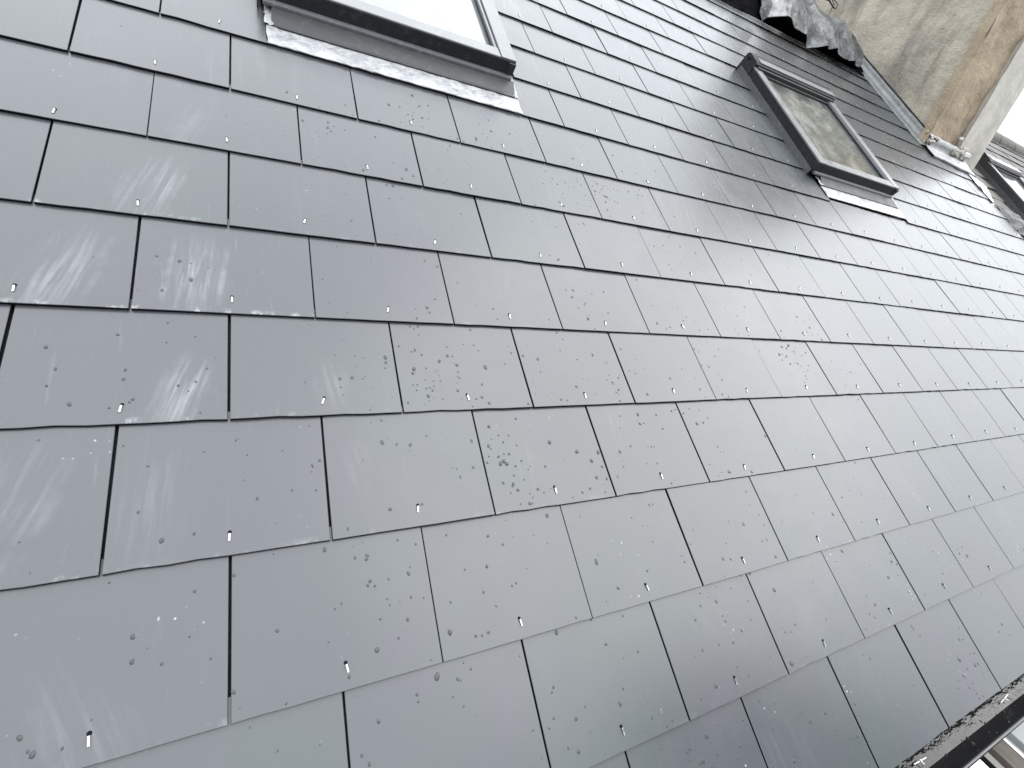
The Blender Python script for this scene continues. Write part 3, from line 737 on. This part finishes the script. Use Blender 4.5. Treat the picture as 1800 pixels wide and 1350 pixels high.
# ------------------------------------------------------------------ loose sheets tucked under the verge
m_white = painted('white_sheet', (.72, .73, .74), .45)
q = MB(); rows = []
out_ = [(5.66, 2.47), (5.66, 2.20)]
for j in range(13):
    v = j/12; y = 2.50 - .33*v; wr = (.36*(1 - v)**.6 + .07 + .03*math.sin(v*7))
    rows.append([W(5.60 + (wr + .04)*i/8, y + .03*(i/8)*math.sin(v*9), .004 - .045*(i/8)**1.5 + .012*noise.noise(Vector((i*.7, v*5, 1)))) for i in range(9)])
q.quadgrid(rows); o1 = W(5.66, 2.35, 0); o = q.build('verge_sheet', m_white, None, True); o.data.transform(Matrix.Translation(-o1)); o.location = o1
md = o.modifiers.new('thickness', 'SOLIDIFY'); md.thickness = .003
tag(o, 'white sheet sticking out from under the verge slates below the chimney corner', 'sheet')
q = MB(); rows = []
for j in range(25):
    v = j/24; r = []
    for i in range(19):
        u = i/18; x = 5.64 + .30*u*(1 - .35*abs(v - .4)*2); y = 2.16 - .42*v
        z = -.01 + .055*math.sin(u*math.pi*.9)*math.sin(v*math.pi) + (.5 - abs(noise.noise(Vector((x*9, y*9, 0)))))*.045 - .03*u
        r.append(W(x, y, z))
    rows.append(r)
q.quadgrid(rows); o1 = W(5.75, 2.0, 0); o = q.build('plastic_scrap', m_plastic('dull_polythene', (.02, .02, .021), (.06, .06, .062), .55), None, False); o.data.transform(Matrix.Translation(-o1)); o.location = o1
md = o.modifiers.new('thickness', 'SOLIDIFY'); md.thickness = .002
tag(o, 'small crumpled grey plastic scrap beside the verge below the black framed skylight', 'plastic scrap')
q = MB(); q.extrude_x([(1.50, -.03), (1.50, -.075), (1.93, -.075), (1.93, -.03)], 5.655, 5.70)
rows = []
for j in range(13):
    v = j/12; rows.append([W(5.66 + .20*i/6, 1.93 - .4*v, -.03 + .05*math.sin(i/6*3)*math.sin(v*3.1) + .02*noise.noise(Vector((i*.8, v*6, 3)))) for i in range(7)])
q = MB(); q.quadgrid(rows); o1 = W(5.72, 1.8, 0); o = q.build('membrane', m_black, None, True); o.data.transform(Matrix.Translation(-o1)); o.location = o1
md = o.modifiers.new('thickness', 'SOLIDIFY'); md.thickness = .003
tag(o, 'black membrane flap at the verge, right edge of the picture', 'membrane')

# ------------------------------------------------------------------ house wall, ground, scaffold below the gutter
m_brick = render_mat('house_render', (.42, .40, .37), (.36, .34, .31), (.46, .44, .41), (.2, .19, .17), 2, .3)
q = MB(); q.box(-2.3, 11.2, EV.y + .16, EV.y + .40, GROUND, EV.z - .12); hw = q.build('house_wall', m_brick); tag(hw, 'pale rendered house wall under the gutter', 'wall', kind='thing')
m_fascia = painted('fascia_board', (.02, .02, .021), .4)
q = MB(); q.box(-2.3, 5.66, EV.y + .055, EV.y + .075, EV.z - .20, EV.z - .022); o = q.build('fascia', m_fascia, hw)
def m_timber():
    M = Mat('weathered_timber', .8, (.2, .17, .13)); a = M.noise(M.coord(None, (40, 3, 12)), 1, 5, .6); b = M.noise(M.coord(), 5, 4, .6)
    c = M.mix(a, (.06, .05, .042), (.13, .115, .098)); c = M.mix(M.mul(b, .6), c, (.03, .028, .026)); M.base(c); M.bump(a, .4, .003); return M.m
m_timber = m_timber()
m_steel = metal('galvanised_steel', (.62, .63, .64), .35, .2, 30)
DK = EV.z - 1.0
def board(label, x, y0, y1, w_, tz, mat, band=True):
    t = empty('scaffold_board', (x, y0, DK)); tag(t, label, 'scaffold board', 'boards under the gutter')
    q = MB(); q.box(-w_/2, w_/2, y1 - y0, 0, tz - .038, tz, bev=.004); q.build('plank', mat, t)
    if band:
        q = MB()
        q.box(w_/2 + .0005, w_/2 + .006, y1 - y0 + .002, -.002, tz - .034, tz + .004); q.box(w_/2 - .012, w_/2 + .0, y1 - y0 + .002, -.002, tz + .0005, tz + .003)
        q.build('edge_band', m_steel, t)
    return t
board('weathered brown scaffold board with bright steel edge, below the gutter at bottom right', 3.15, EV.y + .02, EV.y - 2.2, .125, 0, m_timber)
m_ply = painted('grey_board', (.22, .235, .235), .6, dust=.1)
board('plain grey board beside the steel edged one, bottom right corner', 3.50, EV.y + .02, EV.y - 2.2, .50, .03, m_ply, False)
m_gap_shade = painted('board_gap_shade', (.010, .009, .008), .5)  # near-black colour for a board added as the deep shade between the others
board('black board added as the shaded gap between white and brown boards below the gutter', 3.02, EV.y + .02, EV.y - 2.2, .30, -.12, m_gap_shade, False)
m_whiteb = painted('white_trim_board', (.75, .76, .77), .35)
board('white board below the gutter at the bottom edge', 2.905, EV.y + .0, EV.y - 2.2, .15, -.02, m_whiteb, False)
m_oldsteel = metal('dull_steel', (.30, .29, .28), .5, .3, 40)
sp_ = empty('scaffold_tube', (1.80, EV.y - .06, EV.z - .40)); tag(sp_, 'dull steel scaffold tube end with coupler just under the gutter', 'scaffold tube')
q = MB(); q.tube([(0, .03, 0), (0, -.9, 0)], .024, 0, 16); q.build('tube', m_oldsteel, sp_, True)
q = MB(); q.box(-.030, .030, -.055, .005, -.032, .034, bev=.012); q.tube([(.028, -.025, .02), (.07, -.025, .022)], .008, 0, 8); q.tube([(.05, -.025, .021), (.064, -.025, .022)], .014, 0, 6); q.build('coupler', m_oldsteel, sp_)
# ground
def m_ground():
    M = Mat('paving', .85, (.2, .2, .19)); v = M.coord(); a = M.noise(v, .7, 5, .6); b = M.noise(v, 9, 4, .6)
    c = M.mix(a, (.12, .12, .115), (.2, .195, .185)); c = M.mix(M.mul(b, .3), c, (.08, .08, .08)); M.base(c); M.bump(b, .3, .01); return M.m
q = MB(); q.quadgrid([[(-600, -600, GROUND), (600, -600, GROUND)], [(-600, 600, GROUND), (600, 600, GROUND)]]); g_ = q.build('ground', m_ground()); g_['kind'] = 'structure'

# ------------------------------------------------------------------ tree added out of view, shaped to mirror dark in the lowest slates
m_bark = painted('bark', (.07, .055, .04), .9)
def m_leaf():
    M = Mat('leaf', .6, (.05, .075, .03)); oi = M.noise(M.coord(), 1.5, 2, .5); M.base(M.mix(oi, (.03, .05, .02), (.07, .10, .04))); return M.m
tx, ty = 7.4, -7.0
added_tree = empty('tree', (tx, ty, GROUND)); tag(added_tree, 'tall leafy tree, added out of view to mirror dark in the lowest slates', 'tree')
rt_ = random.Random(3); q = MB()
q.tube([(0, 0, 0), (.1, 0, 2.5), (0, .1, 5), (.2, 0, 8), (.1, .1, 12.5)], [.32, .26, .22, .15, .05], 0, 10); limbs = []
for k in range(14):
    z = 3.5 + k*.5; a = k*2.4; L = 1.9 - k*.06
    e = Vector((math.cos(a)*L, math.sin(a)*L, z + 1.3)); limbs.append(e)
    q.tube([(0.05, 0.05, z), e*.5 + Vector((0, 0, z*.5 + .1)), e], [.09, .06, .02], 0, 6)
q.build('trunk', m_bark, added_tree, True)
q = MB()
for k in range(22000):
    if rt_.random() < .6:
        e = limbs[rt_.randrange(14)]; p = e + Vector((rt_.gauss(0, .7), rt_.gauss(0, .7), rt_.gauss(0, .6)))
    else:
        a, rr_ = rt_.uniform(0, 6.283), rt_.uniform(0, 1)**.5; z = rt_.uniform(3.6, 13.6); rad = 2.2*math.sin(max(.05, min(1, (z - 3.2)/10.6))*math.pi)**.6
        p = Vector((math.cos(a)*rr_*rad, math.sin(a)*rr_*rad, z))
    s_ = rt_.uniform(.09, .17); d1 = Vector((rt_.gauss(0, 1), rt_.gauss(0, 1), rt_.gauss(0, .6))).normalized(); d2 = d1.orthogonal().normalized()
    b0 = len(q.v); q.v += [tuple(p - d1*s_), tuple(p + d2*s_*.6), tuple(p + d1*s_), tuple(p - d2*s_*.6)]; q.f.append((b0, b0+1, b0+2, b0+3)); q.mi.append(0)
me = bpy.data.meshes.new('crown'); me.from_pydata(q.v, [], q.f); put('crown', me, added_tree, [m_leaf()])

# ------------------------------------------------------------------ raindrops on the slates
M = Mat('rainwater', .04, (.040, .043, .046), 0, 1.33)
m_drop = M.m
rd = random.Random(31); q = MB()
def slate_z(y):
    k = math.floor((y + .004)/GG); f = y - k*GG - ROWDY.get(k, 0)
    return -TH*max(0, f)/GG, f
def drop(x, y, r, el, ang):
    zz, f = slate_z(y)
    if f < .006 or f > GG - .008: return
    row = math.floor((y + .004)/GG); off = 0 if row % 2 == 0 else .5
    jx = (x/GW - off) % 1.0
    if min(jx, 1 - jx)*GW < .008: return
    for (a, b, y0, y1) in (WIN1, WIN2):
        if a - .02 < x < b + .02 and y0 - .01 < y < y1: return
    b0 = len(q.v); n = 8; ca, sa = math.cos(ang), math.sin(ang); h = r*.34
    wob = [1 + rd.gauss(0, .10) for _ in range(n)]
    for ring, (rs, hh) in enumerate(((1.0, -.0004), (.86, h*.62), (.45, h*.96))):
        for i in range(n):
            t = i/n*2*math.pi; px, py = r*rs*wob[i]*math.cos(t), r*rs*el*wob[i]*math.sin(t)
            q.v.append((x + px*ca - py*sa, y + px*sa + py*ca, zz + hh + .0005))
    q.v.append((x, y, zz + h + .0005))
    for ring in (0, 1):
        for i in range(n):
            j = (i+1) % n; q.f.append((b0 + ring*n + i, b0 + ring*n + j, b0 + (ring+1)*n + j, b0 + (ring+1)*n + i)); q.mi.append(0)
    for i in range(n): q.f.append((b0 + 2*n + i, b0 + 2*n + (i+1) % n, b0 + 3*n)); q.mi.append(0)
for c in range(430):
    cx, cy = rd.uniform(-.35, 2.0), rd.uniform(-.43, 1.5)
    if cy > .75 and rd.random() < .45: continue
    if cx < .12 and rd.random() < .35: continue
    if cx > 1.2 and rd.random() < .55: continue
    for k in range(int(rd.expovariate(1/5.0)) + 1):
        x, y = cx + rd.gauss(0, .05), cy + rd.gauss(0, .055)
        r = min(.0042, max(.0009, rd.lognormvariate(math.log(.0018), .42)))
        drop(x, y, r, rd.uniform(.95, 1.6), rd.gauss(0, .3))
me = bpy.data.meshes.new('raindrops'); me.from_pydata(q.v, [], q.f); me.polygons.foreach_set('use_smooth', [True]*len(q.f))
dr = put('raindrops', me, None, [m_drop]); dr.location = W(0, 0, 0); dr.rotation_euler = (PITCH, 0, 0)
tag(dr, 'small raindrops scattered over the slates', 'raindrops', kind='stuff')
